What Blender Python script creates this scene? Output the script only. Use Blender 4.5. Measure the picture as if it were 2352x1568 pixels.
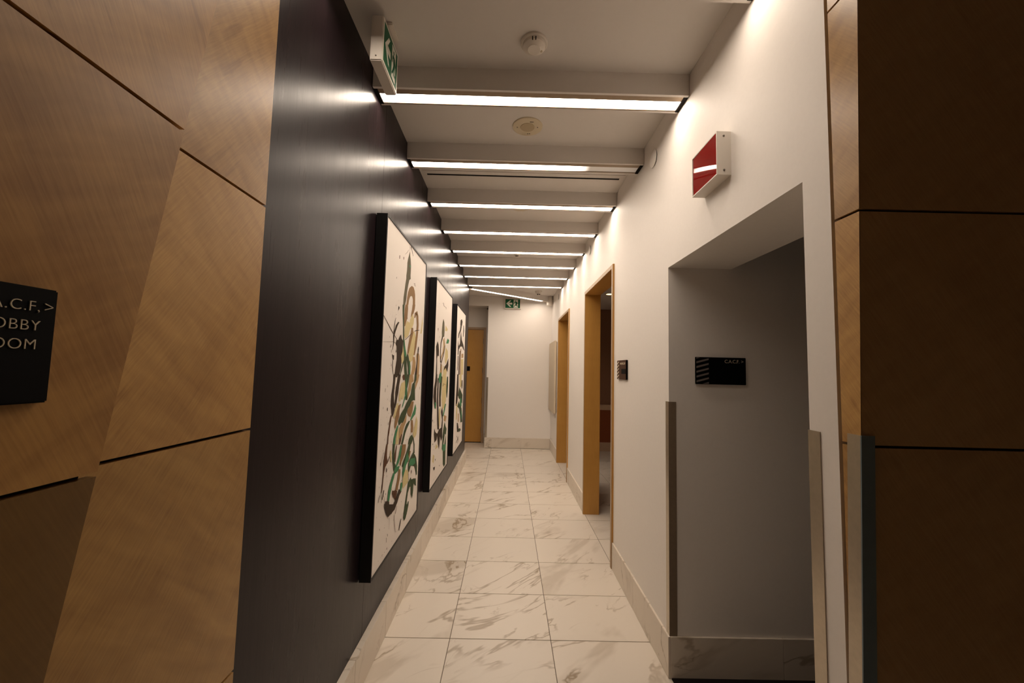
import bpy, math, random
from mathutils import Vector, Matrix
scene = bpy.context.scene
for o in list(bpy.data.objects):
    bpy.data.objects.remove(o, do_unlink=True)
C = scene.collection

# ------------------------------------------------------------------ camera
F_PX, PITCH, YAW, ROLL = 915.0, 0.0711579, 0.0076151, -0.0235372
CAM_H = 1.63
fwd = Vector((math.sin(YAW)*math.cos(PITCH), math.cos(YAW)*math.cos(PITCH), math.sin(PITCH)))
right0 = Vector((math.cos(YAW), -math.sin(YAW), 0))
down0 = fwd.cross(right0)
cr, sr = math.cos(ROLL), math.sin(ROLL)
right = right0*cr + down0*sr
down = -right0*sr + down0*cr
cam_data = bpy.data.cameras.new('camera')
cam_data.sensor_fit = 'HORIZONTAL'; cam_data.sensor_width = 36.0
cam_data.lens = 36.0*F_PX/2352.0
cam_data.clip_start = 0.02; cam_data.clip_end = 100
cam = bpy.data.objects.new('camera', cam_data); C.objects.link(cam)
up = -down
cam.matrix_world = Matrix(((right.x, up.x, -fwd.x, 0), (right.y, up.y, -fwd.y, 0), (right.z, up.z, -fwd.z, CAM_H), (0, 0, 0, 1)))
scene.camera = cam

# ------------------------------------------------------------------ world, exposure, lamp settings
world = bpy.data.worlds.new('world'); scene.world = world; world.use_nodes = True
world.node_tree.nodes['Background'].inputs[0].default_value = (0.9, 0.75, 0.55, 1)
world.node_tree.nodes['Background'].inputs[1].default_value = 0.0
vs = scene.view_settings
vs.view_transform = 'Standard'; vs.look = 'None'; vs.gamma = 1.0; vs.use_curve_mapping = False
vs.exposure = 0.0
LAMP = 27.5                      # emission of the lit strips
LAMP_COL = (1.0, 0.845, 0.69)

# ------------------------------------------------------------------ materials
def srgb(r, g, b):
    f = lambda c: (c/255)/12.92 if c/255 <= 0.04045 else ((c/255+0.055)/1.055)**2.4
    return (f(r), f(g), f(b), 1)

def new_mat(name):
    m = bpy.data.materials.new(name); m.use_nodes = True
    nt = m.node_tree; nt.nodes.clear()
    out = nt.nodes.new('ShaderNodeOutputMaterial'); b = nt.nodes.new('ShaderNodeBsdfPrincipled')
    nt.links.new(b.outputs[0], out.inputs[0])
    return m, nt, b

class NB:
    """small node helper"""
    def __init__(s, nt): s.nt = nt
    def n(s, t, **kw):
        x = s.nt.nodes.new(t)
        for k, v in kw.items(): setattr(x, k, v)
        return x
    def put(s, sock, v):
        if isinstance(v, bpy.types.NodeSocket): s.nt.links.new(v, sock)
        elif v is not None: sock.default_value = v
    def math(s, op, a, b=None, c=None, clamp=False):
        x = s.n('ShaderNodeMath', operation=op); x.use_clamp = clamp
        for i, v in enumerate((a, b, c)):
            if v is not None: s.put(x.inputs[i], v)
        return x.outputs[0]
    def mapr(s, v, a, b, c=0.0, d=1.0, smooth=False):
        x = s.n('ShaderNodeMapRange'); x.interpolation_type = 'SMOOTHSTEP' if smooth else 'LINEAR'
        s.put(x.inputs[0], v)
        for i, q in enumerate((a, b, c, d)): x.inputs[i+1].default_value = q
        return x.outputs[0]
    def noise(s, vec, scale, detail=3, rough=0.5, dist=0.0):
        x = s.n('ShaderNodeTexNoise'); s.put(x.inputs['Vector'], vec)
        x.inputs['Scale'].default_value = scale; x.inputs['Detail'].default_value = detail
        x.inputs['Roughness'].default_value = rough; x.inputs['Distortion'].default_value = dist
        return x.outputs[0]
    def mapping(s, vec, rot=(0, 0, 0), scale=(1, 1, 1), loc=(0, 0, 0), mode='POINT'):
        x = s.n('ShaderNodeMapping'); x.vector_type = mode; s.put(x.inputs[0], vec)
        x.inputs[1].default_value = loc; x.inputs[2].default_value = rot; x.inputs[3].default_value = scale
        return x.outputs[0]
    def mix(s, fac, a, b, blend='MIX'):
        x = s.n('ShaderNodeMix', data_type='RGBA', blend_type=blend)
        s.put(x.inputs[0], fac); s.put(x.inputs[6], a); s.put(x.inputs[7], b)
        return x.outputs[2]
    def obj(s): return s.n('ShaderNodeTexCoord').outputs['Object']
    def rnd(s): return s.n('ShaderNodeObjectInfo').outputs['Random']
    def vadd(s, a, b):
        x = s.n('ShaderNodeVectorMath', operation='ADD'); s.put(x.inputs[0], a); s.put(x.inputs[1], b); return x.outputs[0]
    def comb(s, a, b, c):
        x = s.n('ShaderNodeCombineXYZ'); s.put(x.inputs[0], a); s.put(x.inputs[1], b); s.put(x.inputs[2], c); return x.outputs[0]
    def bump(s, h, strength, dist, b):
        x = s.n('ShaderNodeBump'); x.inputs['Strength'].default_value = strength; x.inputs['Distance'].default_value = dist
        s.put(x.inputs['Height'], h); s.nt.links.new(x.outputs[0], b.inputs['Normal'])

def plain(name, col, rough=0.5, metal=0.0, spec=0.5, grain=0.03, gscale=40, bump=0.0):
    m, nt, b = new_mat(name); k = NB(nt)
    v = k.noise(k.obj(), gscale, 3)
    c2 = tuple(max(0, min(1, x*(1-grain*4))) for x in col[:3])+(1,)
    c3 = tuple(max(0, min(1, x*(1+grain*4))) for x in col[:3])+(1,)
    k.put(b.inputs['Base Color'], k.mix(v, c2, c3))
    b.inputs['Roughness'].default_value = rough; b.inputs['Metallic'].default_value = metal
    b.inputs['Specular IOR Level'].default_value = spec
    if bump: k.bump(v, bump, 0.002, b)
    return m

def emit(name, col, strength):
    m, nt, b = new_mat(name); k = NB(nt)
    b.inputs['Base Color'].default_value = (0.8, 0.8, 0.8, 1)
    b.inputs['Emission Color'].default_value = col[:3]+(1,) if len(col) < 4 else col
    b.inputs['Emission Strength'].default_value = strength
    return m

def wood(name, base, dark, rot, grain_scale=26, stretch=0.05, rough=0.32, figure=0.5, var=0.12, flecks=0.35):
    """veneer: fine fibres along one direction, soft cross figure, broad plain-sawn bands, slight change from panel to panel"""
    m, nt, b = new_mat(name); k = NB(nt)
    off = k.math('MULTIPLY', k.rnd(), 37.0)
    v0 = k.vadd(k.obj(), k.comb(off, off, off))
    v1 = k.mapping(v0, rot=rot)                               # fibres now run along local Z
    fib = k.noise(k.mapping(v1, scale=(1, 1, stretch)), grain_scale*9, 4, 0.6)
    fig = k.noise(k.mapping(v1, scale=(0.25, 0.25, 1)), grain_scale, 2, 0.5, 0.3)
    band = k.noise(k.mapping(v1, scale=(1, 1, 0.3)), 3.2, 3, 0.55, 0.8)
    flk = k.mapr(k.noise(k.mapping(v1, scale=(1, 1, 0.12)), 34, 2, 0.5, 0.4), 0.60, 0.74, 0, 1, True)
    flm = k.mapr(k.noise(v0, 1.7, 2), 0.45, 0.62, 0, 1, True)
    f = k.math('ADD', k.math('MULTIPLY', fib, 0.55), k.math('MULTIPLY', fig, figure))
    f = k.math('ADD', f, k.math('MULTIPLY', band, 0.55))
    f = k.math('ADD', f, k.math('MULTIPLY', k.math('MULTIPLY', flk, flm), flecks))
    f = k.mapr(f, 0.50, 1.25, 0, 1)
    col = k.mix(f, base, dark)
    j = k.mapr(k.rnd(), 0, 1, 1-var, 1+var*0.4)
    col = k.mix(1.0, col, k.comb(j, j, j), 'MULTIPLY')
    k.put(b.inputs['Base Color'], col)
    b.inputs['Roughness'].default_value = rough
    b.inputs['Specular IOR Level'].default_value = 0.4
    k.bump(fib, 0.05, 0.001, b)
    return m

def marble(name, rot=(0, 0, -0.8), base=srgb(224, 214, 201), vein=srgb(152, 132, 106), rough=0.36):
    m, nt, b = new_mat(name); k = NB(nt)
    off = k.math('MULTIPLY', k.rnd(), 91.0)
    v0 = k.vadd(k.obj(), k.comb(off, k.math('MULTIPLY', off, 0.7), off))
    v = k.mapping(v0, rot=rot, scale=(1.0, 1.0, 1.0))
    vs_ = k.mapping(v, scale=(0.45, 1.25, 1.0))
    n1 = k.noise(vs_, 1.7, 5, 0.58, 0.6)
    n2 = k.noise(vs_, 3.4, 4, 0.56, 0.7)
    thin = k.mapr(k.math('ABSOLUTE', k.math('SUBTRACT', n1, 0.5)), 0.0, 0.020, 1, 0, True)
    thin2 = k.mapr(k.math('ABSOLUTE', k.math('SUBTRACT', n2, 0.48)), 0.0, 0.015, 1, 0, True)
    mask = k.mapr(k.noise(v0, 2.3, 2), 0.46, 0.60, 0, 1, True)
    mask2 = k.mapr(k.noise(v0, 2.6, 2), 0.54, 0.66, 0, 1, True)
    cloud = k.mapr(k.noise(vs_, 1.6, 4, 0.6, 0.6), 0.575, 0.66, 0, 1, True)
    f = k.math('MULTIPLY', thin, k.math('ADD', k.math('MULTIPLY', mask, 0.62), 0.05))
    f = k.math('ADD', f, k.math('MULTIPLY', k.math('MULTIPLY', thin2, mask2), 0.4))
    f = k.math('ADD', f, k.math('MULTIPLY', cloud, 0.30), clamp=True)
    col = k.mix(f, base, vein)
    j = k.mapr(k.rnd(), 0, 1, 0.96, 1.02)
    k.put(b.inputs['Base Color'], k.mix(1.0, col, k.comb(j, j, j), 'MULTIPLY'))
    b.inputs['Roughness'].default_value = rough
    b.inputs['Specular IOR Level'].default_value = 0.4
    return m

def black_laminate(name):
    m, nt, b = new_mat(name); k = NB(nt)
    v0 = k.obj()
    streak = k.noise(k.mapping(v0, scale=(1, 1, 0.03)), 160, 4, 0.6)
    broad = k.noise(k.mapping(v0, scale=(1, 1, 0.12)), 14, 3)
    cut = k.noise(k.mapping(v0, rot=(0.75, 0, 0), scale=(1, 1, 0.02)), 190, 2)
    fleck = k.mapr(cut, 0.66, 0.74, 0, 1)
    f = k.math('ADD', k.math('MULTIPLY', streak, 0.6), k.math('MULTIPLY', broad, 0.4))
    col = k.mix(k.mapr(f, 0.3, 0.7), srgb(26, 19, 22), srgb(40, 30, 33))
    k.put(b.inputs['Base Color'], col)
    k.put(b.inputs['Roughness'], k.mapr(f, 0.3, 0.7, 0.33, 0.26))
    b.inputs['Specular IOR Level'].default_value = 0.13
    h = k.math('ADD', k.math('MULTIPLY', streak, 0.8), k.math('MULTIPLY', fleck, -0.5))
    k.bump(h, 0.05, 0.001, b)
    return m

M = {}
M['white'] = plain('white wall paint', srgb(238, 232, 226), 0.6, grain=0.006, gscale=60, bump=0.02)
M['ceil'] = plain('ceiling paint', srgb(224, 218, 212), 0.75, grain=0.004, gscale=50)
M['beam'] = plain('beam paint', srgb(222, 216, 210), 0.6, grain=0.004)
M['gap'] = plain('dark joint', srgb(24, 20, 18), 0.8, spec=0.1)
M['grout'] = plain('grout', srgb(120, 108, 96), 0.85, spec=0.2, gscale=200)
M['marble'] = marble('marble tile')
M['marble_base'] = marble('marble skirting', rot=(0.9, 0.2, 0.3), base=srgb(224, 213, 199))
M['woodL'] = wood('figured maple veneer slanting back', srgb(200, 153, 90), srgb(132, 88, 46), (math.radians(-28), 0, 0), figure=0.55, flecks=0.6)
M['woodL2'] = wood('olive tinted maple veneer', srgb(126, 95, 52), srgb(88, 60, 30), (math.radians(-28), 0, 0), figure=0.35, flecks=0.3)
M['woodR'] = wood('figured maple veneer slanting forward', srgb(208, 165, 100), srgb(146, 102, 56), (math.radians(38), 0, 0), figure=0.6, flecks=0.2)
M['woodD'] = wood('maple veneer facing the lobby', srgb(196, 160, 116), srgb(152, 114, 72), (0, math.radians(35), 0), figure=0.3, flecks=0.1)
M['door'] = wood('honey maple door', srgb(206, 154, 78), srgb(182, 126, 56), (0, 0, 0), grain_scale=14, figure=0.2, flecks=0.1, rough=0.38)
M['frame'] = wood('honey maple jamb', srgb(206, 154, 78), srgb(176, 122, 56), (0, 0, 0), grain_scale=14, figure=0.2, flecks=0.1, rough=0.34)
M['tanframe'] = plain('taupe door frame', srgb(176, 148, 118), 0.45, gscale=30)
M['lam'] = black_laminate('black wood laminate')
M['lam_plain'] = plain('black frame lacquer', srgb(16, 14, 14), 0.55, spec=0.3)
M['canvas'] = plain('white canvas', srgb(236, 228, 220), 0.7, grain=0.008, gscale=300, bump=0.05)
M['steel'] = plain('brushed steel', srgb(186, 176, 160), 0.32, metal=1.0, gscale=60)
M['bronze'] = plain('brushed dark steel', srgb(150, 132, 112), 0.5, metal=0.6, gscale=60)
M['film'] = plain('blue protective film', srgb(110, 128, 138), 0.3, spec=0.6)
M['sign'] = plain('black sign plastic', srgb(8, 7, 7), 0.6, spec=0.08)
M['signbrown'] = plain('bronze sign plastic', srgb(72, 44, 26), 0.5, spec=0.15)
M['letter'] = plain('pale sign lettering', srgb(205, 190, 165), 0.5)
M['stripe'] = plain('grey sign stripe', srgb(120, 110, 104), 0.35)
M['plastic'] = plain('white plastic', srgb(226, 218, 208), 0.45, grain=0.004)
M['cream'] = plain('cream plastic', srgb(214, 200, 172), 0.5, grain=0.004)
M['grille'] = plain('speaker grille', srgb(190, 172, 140), 0.7, gscale=500)
M['screw'] = plain('screw steel', srgb(120, 112, 104), 0.4, metal=0.8)
M['red'] = plain('red acrylic', srgb(140, 14, 12), 0.03, spec=0.6, grain=0.01)
M['green'] = plain('exit green', srgb(22, 92, 58), 0.5, spec=0.2)
M['picto'] = plain('exit pictogram white', srgb(228, 226, 214), 0.45)
M['carpet'] = plain('dark carpet', srgb(34, 28, 26), 0.95, spec=0.1, gscale=400)
M['panelbeige'] = plain('beige woven panel', srgb(206, 190, 166), 0.7, grain=0.02, gscale=120)
M['brownwall'] = plain('brown wall paint', srgb(150, 112, 88), 0.7)
M['cab'] = plain('red brown cabinet', srgb(140, 72, 36), 0.45)
M['quartz'] = plain('pale counter', srgb(206, 178, 150), 0.4)
M['lobby'] = plain('lobby wall paint', srgb(190, 178, 160), 0.7)
M['tube'] = plain('unlit lens', srgb(200, 190, 176), 0.5)
PAINT = {'D': srgb(58, 46, 34), 'G': srgb(98, 92, 72), 'B': srgb(146, 114, 78), 'O': srgb(214, 198, 148), 'T': srgb(182, 150, 108),
         'E': srgb(70, 132, 92), 'F': srgb(62, 76, 50), 'N': srgb(92, 62, 42), 'W': srgb(236, 228, 220)}
PNAME = {'D': 'umber_paint', 'G': 'olive_paint', 'B': 'brown_paint', 'O': 'ochre_paint', 'T': 'tan_paint', 'E': 'green_paint', 'F': 'moss_paint', 'N': 'rust_paint', 'W': 'white_paint'}
PM = {c: plain('paint '+PNAME[c], v, 0.7, spec=0.15, grain=0.03, gscale=60) for c, v in PAINT.items()}
M['lens'] = emit('lit strip lens', LAMP_COL, LAMP)
def half_lit():
    """strip whose right-hand end has failed: glow dies out along its length"""
    m = emit('partly lit strip lens', LAMP_COL, LAMP); nt = m.node_tree; k = NB(nt)
    b = [n for n in nt.nodes if n.type == 'BSDF_PRINCIPLED'][0]
    x = k.n('ShaderNodeSeparateXYZ'); k.put(x.inputs[0], k.obj())
    k.put(b.inputs['Emission Strength'], k.math('ADD', k.mapr(x.outputs[0], 0.22, 0.56, LAMP, 0.0, True), 0.06))
    return m
M['lens_half'] = half_lit()
M['lens_near'] = emit('lit strip lens at the portal', LAMP_COL, LAMP*0.7)
M['downlight'] = emit('dim downlight', (1.0, 0.72, 0.30), 1.2)

# ------------------------------------------------------------------ mesh helpers
def link(name, me, parent=None):
    o = bpy.data.objects.new(name, me); C.objects.link(o)
    if parent is not None: o.parent = parent
    return o

class MB:
    def __init__(s): s.v = []; s.f = []
    def poly(s, pts):
        i = len(s.v); s.v += [tuple(p) for p in pts]; s.f.append(tuple(range(i, i+len(pts)))); return s
    def box(s, x0, x1, y0, y1, z0, z1):
        i = len(s.v)
        s.v += [(x0, y0, z0), (x1, y0, z0), (x1, y1, z0), (x0, y1, z0), (x0, y0, z1), (x1, y0, z1), (x1, y1, z1), (x0, y1, z1)]
        for q in ((0, 3, 2, 1), (4, 5, 6, 7), (0, 1, 5, 4), (1, 2, 6, 5), (2, 3, 7, 6), (3, 0, 4, 7)): s.f.append(tuple(i+a for a in q))
        return s
    def prism(s, a, b):
        """two matching loops joined"""
        i = len(s.v); n = len(a); s.v += [tuple(p) for p in a]+[tuple(p) for p in b]
        s.f.append(tuple(i+k for k in reversed(range(n)))); s.f.append(tuple(i+n+k for k in range(n)))
        for k in range(n): s.f.append((i+k, i+(k+1) % n, i+n+(k+1) % n, i+n+k))
        return s
    def lathe(s, prof, seg=32, axis='z', at=(0, 0, 0)):
        """profile of (radius, height); height runs along axis"""
        i = len(s.v); n = len(prof)
        for k in range(seg):
            a = 2*math.pi*k/seg
            for r, h in prof:
                p = (r*math.cos(a), r*math.sin(a), h)
                if axis == 'x': p = (h, r*math.cos(a), r*math.sin(a))
                if axis == 'y': p = (r*math.cos(a), h, r*math.sin(a))
                s.v.append((p[0]+at[0], p[1]+at[1], p[2]+at[2]))
        for k in range(seg):
            k2 = (k+1) % seg
            for j in range(n-1): s.f.append((i+k*n+j, i+k2*n+j, i+k2*n+j+1, i+k*n+j+1))
        if prof[0][0] > 1e-6: s.f.append(tuple(i+k*n for k in range(seg)))
        if prof[-1][0] > 1e-6: s.f.append(tuple(i+k*n+n-1 for k in reversed(range(seg))))
        return s
    def build(s, name, mat, parent=None, smooth=False, bevel=0.0, loc=None):
        me = bpy.data.meshes.new(name); me.from_pydata(s.v, [], s.f); me.update()
        import bmesh
        bm = bmesh.new(); bm.from_mesh(me)
        bmesh.ops.remove_doubles(bm, verts=bm.verts, dist=1e-6)
        bmesh.ops.recalc_face_normals(bm, faces=bm.faces)
        if bevel:
            bmesh.ops.bevel(bm, geom=list(bm.edges), offset=bevel, segments=2, affect='EDGES', clamp_overlap=True)
        bm.to_mesh(me); bm.free()
        if smooth:
            for p in me.polygons: p.use_smooth = True
            me.set_sharp_from_angle(angle=math.radians(40))
        me.materials.append(M[mat] if isinstance(mat, str) else mat)
        o = link(name, me, parent)
        if loc is not None: o.location = loc
        return o

def tag(o, label=None, cat=None, group=None, kind=None):
    for k, v in (('label', label), ('category', cat), ('group', group), ('kind', kind)):
        if v: o[k] = v
    return o

def empty(name, loc=(0, 0, 0)):
    o = bpy.data.objects.new(name, None); C.objects.link(o); o.location = loc; o.empty_display_size = 0.1
    return o

def struct(name, mb, mat, parent=None, **kw):
    o = mb.build(name, mat, parent, **kw)
    if parent is None: o['kind'] = 'structure'
    return o

def text(name, body, size, mat, parent, origin, xdir, ydir, align='RIGHT', depth=0.0006, squeeze=1.0, spacing=1.0, thin=0.016):
    cu = bpy.data.curves.new('t', 'FONT'); cu.body = body; cu.size = size; cu.align_x = align; cu.extrude = depth; cu.space_character = spacing; cu.offset = -size*thin
    tmp = bpy.data.objects.new('t', cu); C.objects.link(tmp)
    dg = bpy.context.evaluated_depsgraph_get()
    me = bpy.data.meshes.new_from_object(tmp.evaluated_get(dg))
    bpy.data.objects.remove(tmp, do_unlink=True); bpy.data.curves.remove(cu)
    xd, yd = Vector(xdir), Vector(ydir); zd = xd.cross(yd); o0 = Vector(origin)
    for v in me.vertices: v.co = o0+xd*(v.co.x*squeeze)+yd*v.co.y+zd*v.co.z
    me.materials.clear(); me.materials.append(M[mat]); me.name = name
    return link(name, me, parent)
ART=[[('G',[511,1872,491,1842,472,1813,460,1786,461,1762,458,1732,448,1700,449,1675,444,1666,433,1638,424,1607,414,1576,403,1545,402,1522,401,1496,450,1505,467,1533,476,1558,482,1589,495,1621,510,1654,529,1686,563,1701,556,1726,559,1757,557,1787,550,1810,541,1832,525,1852,520,1875]),
('E',[513,1779,530,1789,555,1787,539,1773]),
('B',[477,1509,491,1561,508,1600,538,1633,601,1662,653,1663,689,1645,708,1617,719,1549,651,1537,648,1574,626,1592,594,1591,566,1578,540,1549,530,1518]),
('N',[491,1920,509,1896,514,1870,518,1871,514,1898,494,1920]),
('D',[527,1915,546,1920,553,1906,542,1900]),
('D',[544,1903,568,1895,600,1870,607,1873,579,1899,550,1906]),
('N',[477,1877,440,1848,395,1823,398,1823,447,1849,481,1878]),
('N',[268,1778,282,1784,283,1762,271,1759]),
('N',[360,1795,373,1800,375,1782,364,1781]),
('N',[649,1687,681,1695,676,1681,707,1680,713,1683,689,1684,692,1700,648,1688]),
('B',[454,1507,444,1474,440,1445,441,1416,446,1388,453,1365,469,1367,490,1393,519,1426,523,1457,527,1487,522,1518]),
('B',[644,1538,635,1504,615,1470,610,1444,628,1447,678,1479,712,1515,725,1551]),
('O',[516,1408,480,1383,464,1344,460,1303,485,1287,562,1311,603,1358,583,1404]),
('O',[659,1476,591,1426,575,1379,603,1358,663,1376,696,1411,703,1450]),
('O',[693,1354,652,1288,601,1223,583,1186,641,1133,702,1150,735,1189,766,1245,781,1314,732,1358]),
('O',[438,1235,466,1202,485,1151,435,1121,412,1135,409,1185]),
('O',[973,1503,954,1431,920,1359,965,1366,991,1446]),
('B',[739,1457,773,1493,740,1500,771,1475,792,1413,785,1357,772,1314,749,1248,731,1189,766,1189,809,1249,833,1317,847,1361,855,1420,833,1484,789,1515,715,1489,705,1454]),
('B',[638,1375,624,1341,593,1290,563,1236,554,1200,555,1182,565,1183,595,1202,623,1240,661,1295,700,1348,688,1380]),
('T',[829,1205,814,1185,829,1153,847,1104,852,1048,926,1047,935,1105,935,1155,924,1189,901,1208]),
('T',[704,1175,711,1134,699,1087,680,1050,759,1049,807,1087,805,1136,771,1177]),
('D',[351,1291,320,1266,282,1263,275,1247,292,1226,306,1168,306,1141,288,1100,276,1055,384,1054,417,1101,416,1143,406,1171,433,1200,432,1243,438,1269,399,1283,382,1307]),
('D',[17,1377,178,1306,307,1262,314,1264,188,1309,23,1379]),
('N',[26,1234,219,1247,262,1244,295,1223,300,1224,269,1246,219,1249,26,1235]),
('D',[490,1279,661,1337,652,1339,482,1281]),
('D',[721,1357,789,1368,886,1382,884,1385,782,1373,716,1359]),
('D',[304,1377,259,1352,226,1310,212,1282,220,1243,210,1201,216,1201,238,1244,237,1283,257,1311,296,1352,330,1376]),
('D',[249,1394,225,1354,219,1282,226,1283,235,1355,254,1394]),
('D',[297,1474,320,1467,312,1456,294,1443]),
('D',[207,1177,224,1170,249,1170,248,1147,231,1139,215,1157]),
('D',[225,1139,220,1100,245,1058,252,1058,231,1100,232,1139]),
('D',[281,1207,292,1194,275,1185]),
('F',[388,1496,400,1439,417,1384,426,1328,433,1286,440,1244,455,1216,468,1188,473,1159,477,1130,490,1087,507,1052,576,1051,558,1087,545,1131,540,1161,524,1190,505,1218,478,1246,460,1288,453,1331,443,1388,432,1444,435,1504]),
('E',[455,1279,466,1245,470,1217,482,1188,501,1170,530,1171,532,1190,505,1218,486,1246,468,1280]),
('F',[547,1188,529,1161,557,1132,579,1102,594,1051,655,1050,652,1103,629,1133,599,1163,571,1189]),
('E',[620,1145,623,1109,631,1051,659,1050,655,1109,633,1145]),
('F',[467,1145,425,1102,396,1057,412,1056,452,1100,483,1144]),
('D',[870,1257,856,1236,849,1186,829,1120,803,1071,790,1049,853,1048,860,1071,858,1121,872,1187,892,1238,885,1258]),
('D',[253,1057,253,1017,245,978,228,940,225,901,226,876,242,848,249,822,261,808,268,807,286,818,307,842,308,868,289,896,279,937,286,976,294,1015,300,1057]),
('D',[353,1056,343,1028,325,988,307,948,311,921,303,882,300,856,315,854,342,879,360,918,376,944,385,985,404,1026,414,1055]),
('D',[295,1055,302,1039,331,1039,353,1055]),
('O',[519,1012,434,997,401,949,385,916,395,888,431,885,448,912,461,894,494,892,532,930,536,979]),
('O',[392,877,352,878,318,846,295,817,283,805,318,788,343,812,376,849]),
('N',[468,1053,524,1053,507,1015,474,1019,454,1042]),
('T',[642,1051,732,1050,767,1002,702,994,698,948,653,914,610,883,603,926,630,975]),
('F',[501,1054,525,1009,538,965,540,921,557,884,604,881,598,917,585,962,571,1007,570,1054]),
('E',[549,1023,547,964,545,920,536,906,559,905,583,918,576,963,568,1022]),
('E',[535,912,506,879,479,853,473,838,479,838,501,851,531,878,558,911]),
('F',[575,1053,571,1007,567,963,591,962,619,1006,636,1053]),
('T',[856,1049,945,1048,909,998,857,963,820,936,821,968,842,1010]),
('B',[793,854,725,862,679,835,621,814,613,794,653,768,718,754,764,790]),
('B',[384,862,444,870,419,831,416,790,389,765,355,735,338,724,316,740,328,787,351,824]),
('T',[570,772,603,783,598,739,546,708,509,665,450,638,426,664,437,718,476,740,529,745]),
('F',[793,1049,849,1049,842,1010,804,985,815,920,830,861,784,866,725,862,679,835,621,817,580,779,529,748,503,740,475,746,434,737,414,735,400,764,427,786,465,809,537,833,578,859,611,874,691,911,710,947,730,984,781,998]),
('E',[852,833,879,798,858,758,798,745,735,728,709,731,743,758,803,792]),
('F',[665,733,602,718,566,693,542,668,514,635,487,606,531,598,559,628,588,661,625,685,675,708,703,729]),
('O',[415,729,380,699,367,661,362,629,423,618,431,663]),
('N',[487,671,509,668,483,627,465,610,438,615,448,649]),
('E',[379,740,348,717,329,693,313,670,306,639,350,631,352,663,366,687,388,711,409,735]),
('B',[741,730,732,706,744,674,746,642,794,635,812,664,799,697,781,725]),
('O',[896,740,941,695,942,645,914,600,867,585,823,598,805,627,839,666,874,704]),
('F',[779,621,825,589,801,571,764,555,674,572,693,605,740,621]),
('F',[796,603,829,566,844,541,873,535,857,561,823,598]),
('N',[232,819,214,788,208,763,194,728,188,703,186,662,206,658,207,700,220,723,230,760,242,784,250,817]),
('D',[154,871,166,870,168,852,158,853]),
('N',[172,666,157,631,148,608,134,579,134,558,134,546,134,514,128,480,119,435,114,413,123,410,135,430,144,476,151,510,167,538,187,545,206,563,190,599,190,624,197,661]),
('N',[239,584,214,565,193,552,201,549,227,560,247,582]),
('D',[192,532,206,518,203,502,189,508]),
('O',[256,613,247,587,271,544,290,539,283,579,274,610]),
('F',[301,642,303,601,304,562,316,528,331,504,338,478,381,468,392,489,360,518,342,554,341,594,349,633]),
('N',[378,619,353,578,348,547,361,523,371,521,378,541,382,572,392,616]),
('B',[522,600,615,583,610,540,580,517,519,488,501,463,481,490,500,534]),
('B',[684,525,664,499,674,452,707,445,741,483,762,510]),
('F',[700,571,631,524,559,482,524,458,569,442,640,456,718,500,755,558]),
('E',[481,603,445,547,410,514,379,491,404,482,455,500,491,535,510,596]),
('E',[376,488,478,474,461,456,421,450,364,448,350,473]),
('E',[661,521,719,463,639,437,610,403,570,372,547,413,569,447,619,485]),
('B',[455,458,449,435,435,397,410,364,399,345,450,330,462,349,488,383,503,421,498,447]),
('N',[398,348,441,328,434,308,408,284,355,319,328,345,330,363,370,349]),
('E',[333,464,309,444,285,425,264,405,248,385,243,361,240,330,274,319,288,347,302,369,315,391,332,412,357,432,372,454]),
('O',[631,415,708,384,714,307,615,302,582,300,565,334,570,372,599,399]),
('F',[832,486,892,458,940,425,981,356,986,289,964,291,926,343,892,374,780,403,745,381,723,368,699,398,699,434,745,461]),
('E',[758,455,896,434,918,391,835,391,766,410,728,410,724,435]),
('F',[842,543,851,508,840,478,883,469,874,503,871,538]),
('F',[787,321,817,297,865,291,953,269,971,210,948,217,885,253,882,197,855,155,816,192,806,251,766,259,721,230,700,176,690,126,720,89,627,121,649,163,676,214,703,265,721,305]),
('F',[741,169,716,150,704,130,703,116,718,111,737,119,755,137,759,163]),
('D',[196,341,247,330,275,316,280,287,304,273,354,270,394,280,435,302,481,327,550,295,499,283,453,251,396,237,333,225,224,263,184,314]),
('E',[524,357,512,332,516,302,539,296,557,319,557,347]),
('D',[156,415,131,372,142,368,167,411]),
('D',[88,409,65,377,71,374,94,407]),
('D',[112,418,124,357,129,356,116,417]),
('D',[706,369,720,320,729,318,715,367]),
('N',[792,368,813,361,810,342,796,347]),
('N',[127,629,76,564,79,563,131,628]),
('N',[155,388,194,339,198,338,159,387]),
('N',[442,235,418,198,426,195,449,233]),
('D',[174,334,438,247,398,228,315,230,260,232,228,258,189,307]),
('F',[654,177,754,144,726,106,684,74,652,70,622,99,646,146]),
('D',[561,115,530,86,518,59,528,55,548,78,572,111]),
('D',[262,139,269,122,276,119,269,136]),
('N',[248,122,250,95,256,93,254,120]),
('N',[389,198,409,131,435,79,440,77,418,128,395,196]),
('N',[290,219,296,151,298,150,293,218]),
('N',[107,227,111,215,117,213,112,225])],
[('O',[608,1559,765,1529,705,1503,580,1497]),
('O',[660,1327,819,1295,857,1228,701,1144,632,1175,635,1253]),
('T',[556,1424,613,1350,551,1269,413,1201,365,1170,374,1212,474,1266,517,1331,484,1393]),
('T',[389,1139,359,1078,323,1036,467,1034,484,1078,463,1140]),
('O',[562,1129,802,1078,769,1031,544,1034]),
('G',[450,1604,409,1561,391,1509,383,1465,399,1417,543,1429,553,1482,542,1526,523,1575,465,1606]),
('D',[405,1424,337,1351,322,1289,322,1229,346,1157,404,1158,368,1231,364,1292,387,1354,488,1431]),
('E',[787,1432,905,1417,845,1378,684,1368,728,1404]),
('D',[164,1357,227,1326,257,1268,261,1215,200,1219,172,1194,198,1038,133,1039,139,1165,112,1250,92,1300]),
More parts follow.
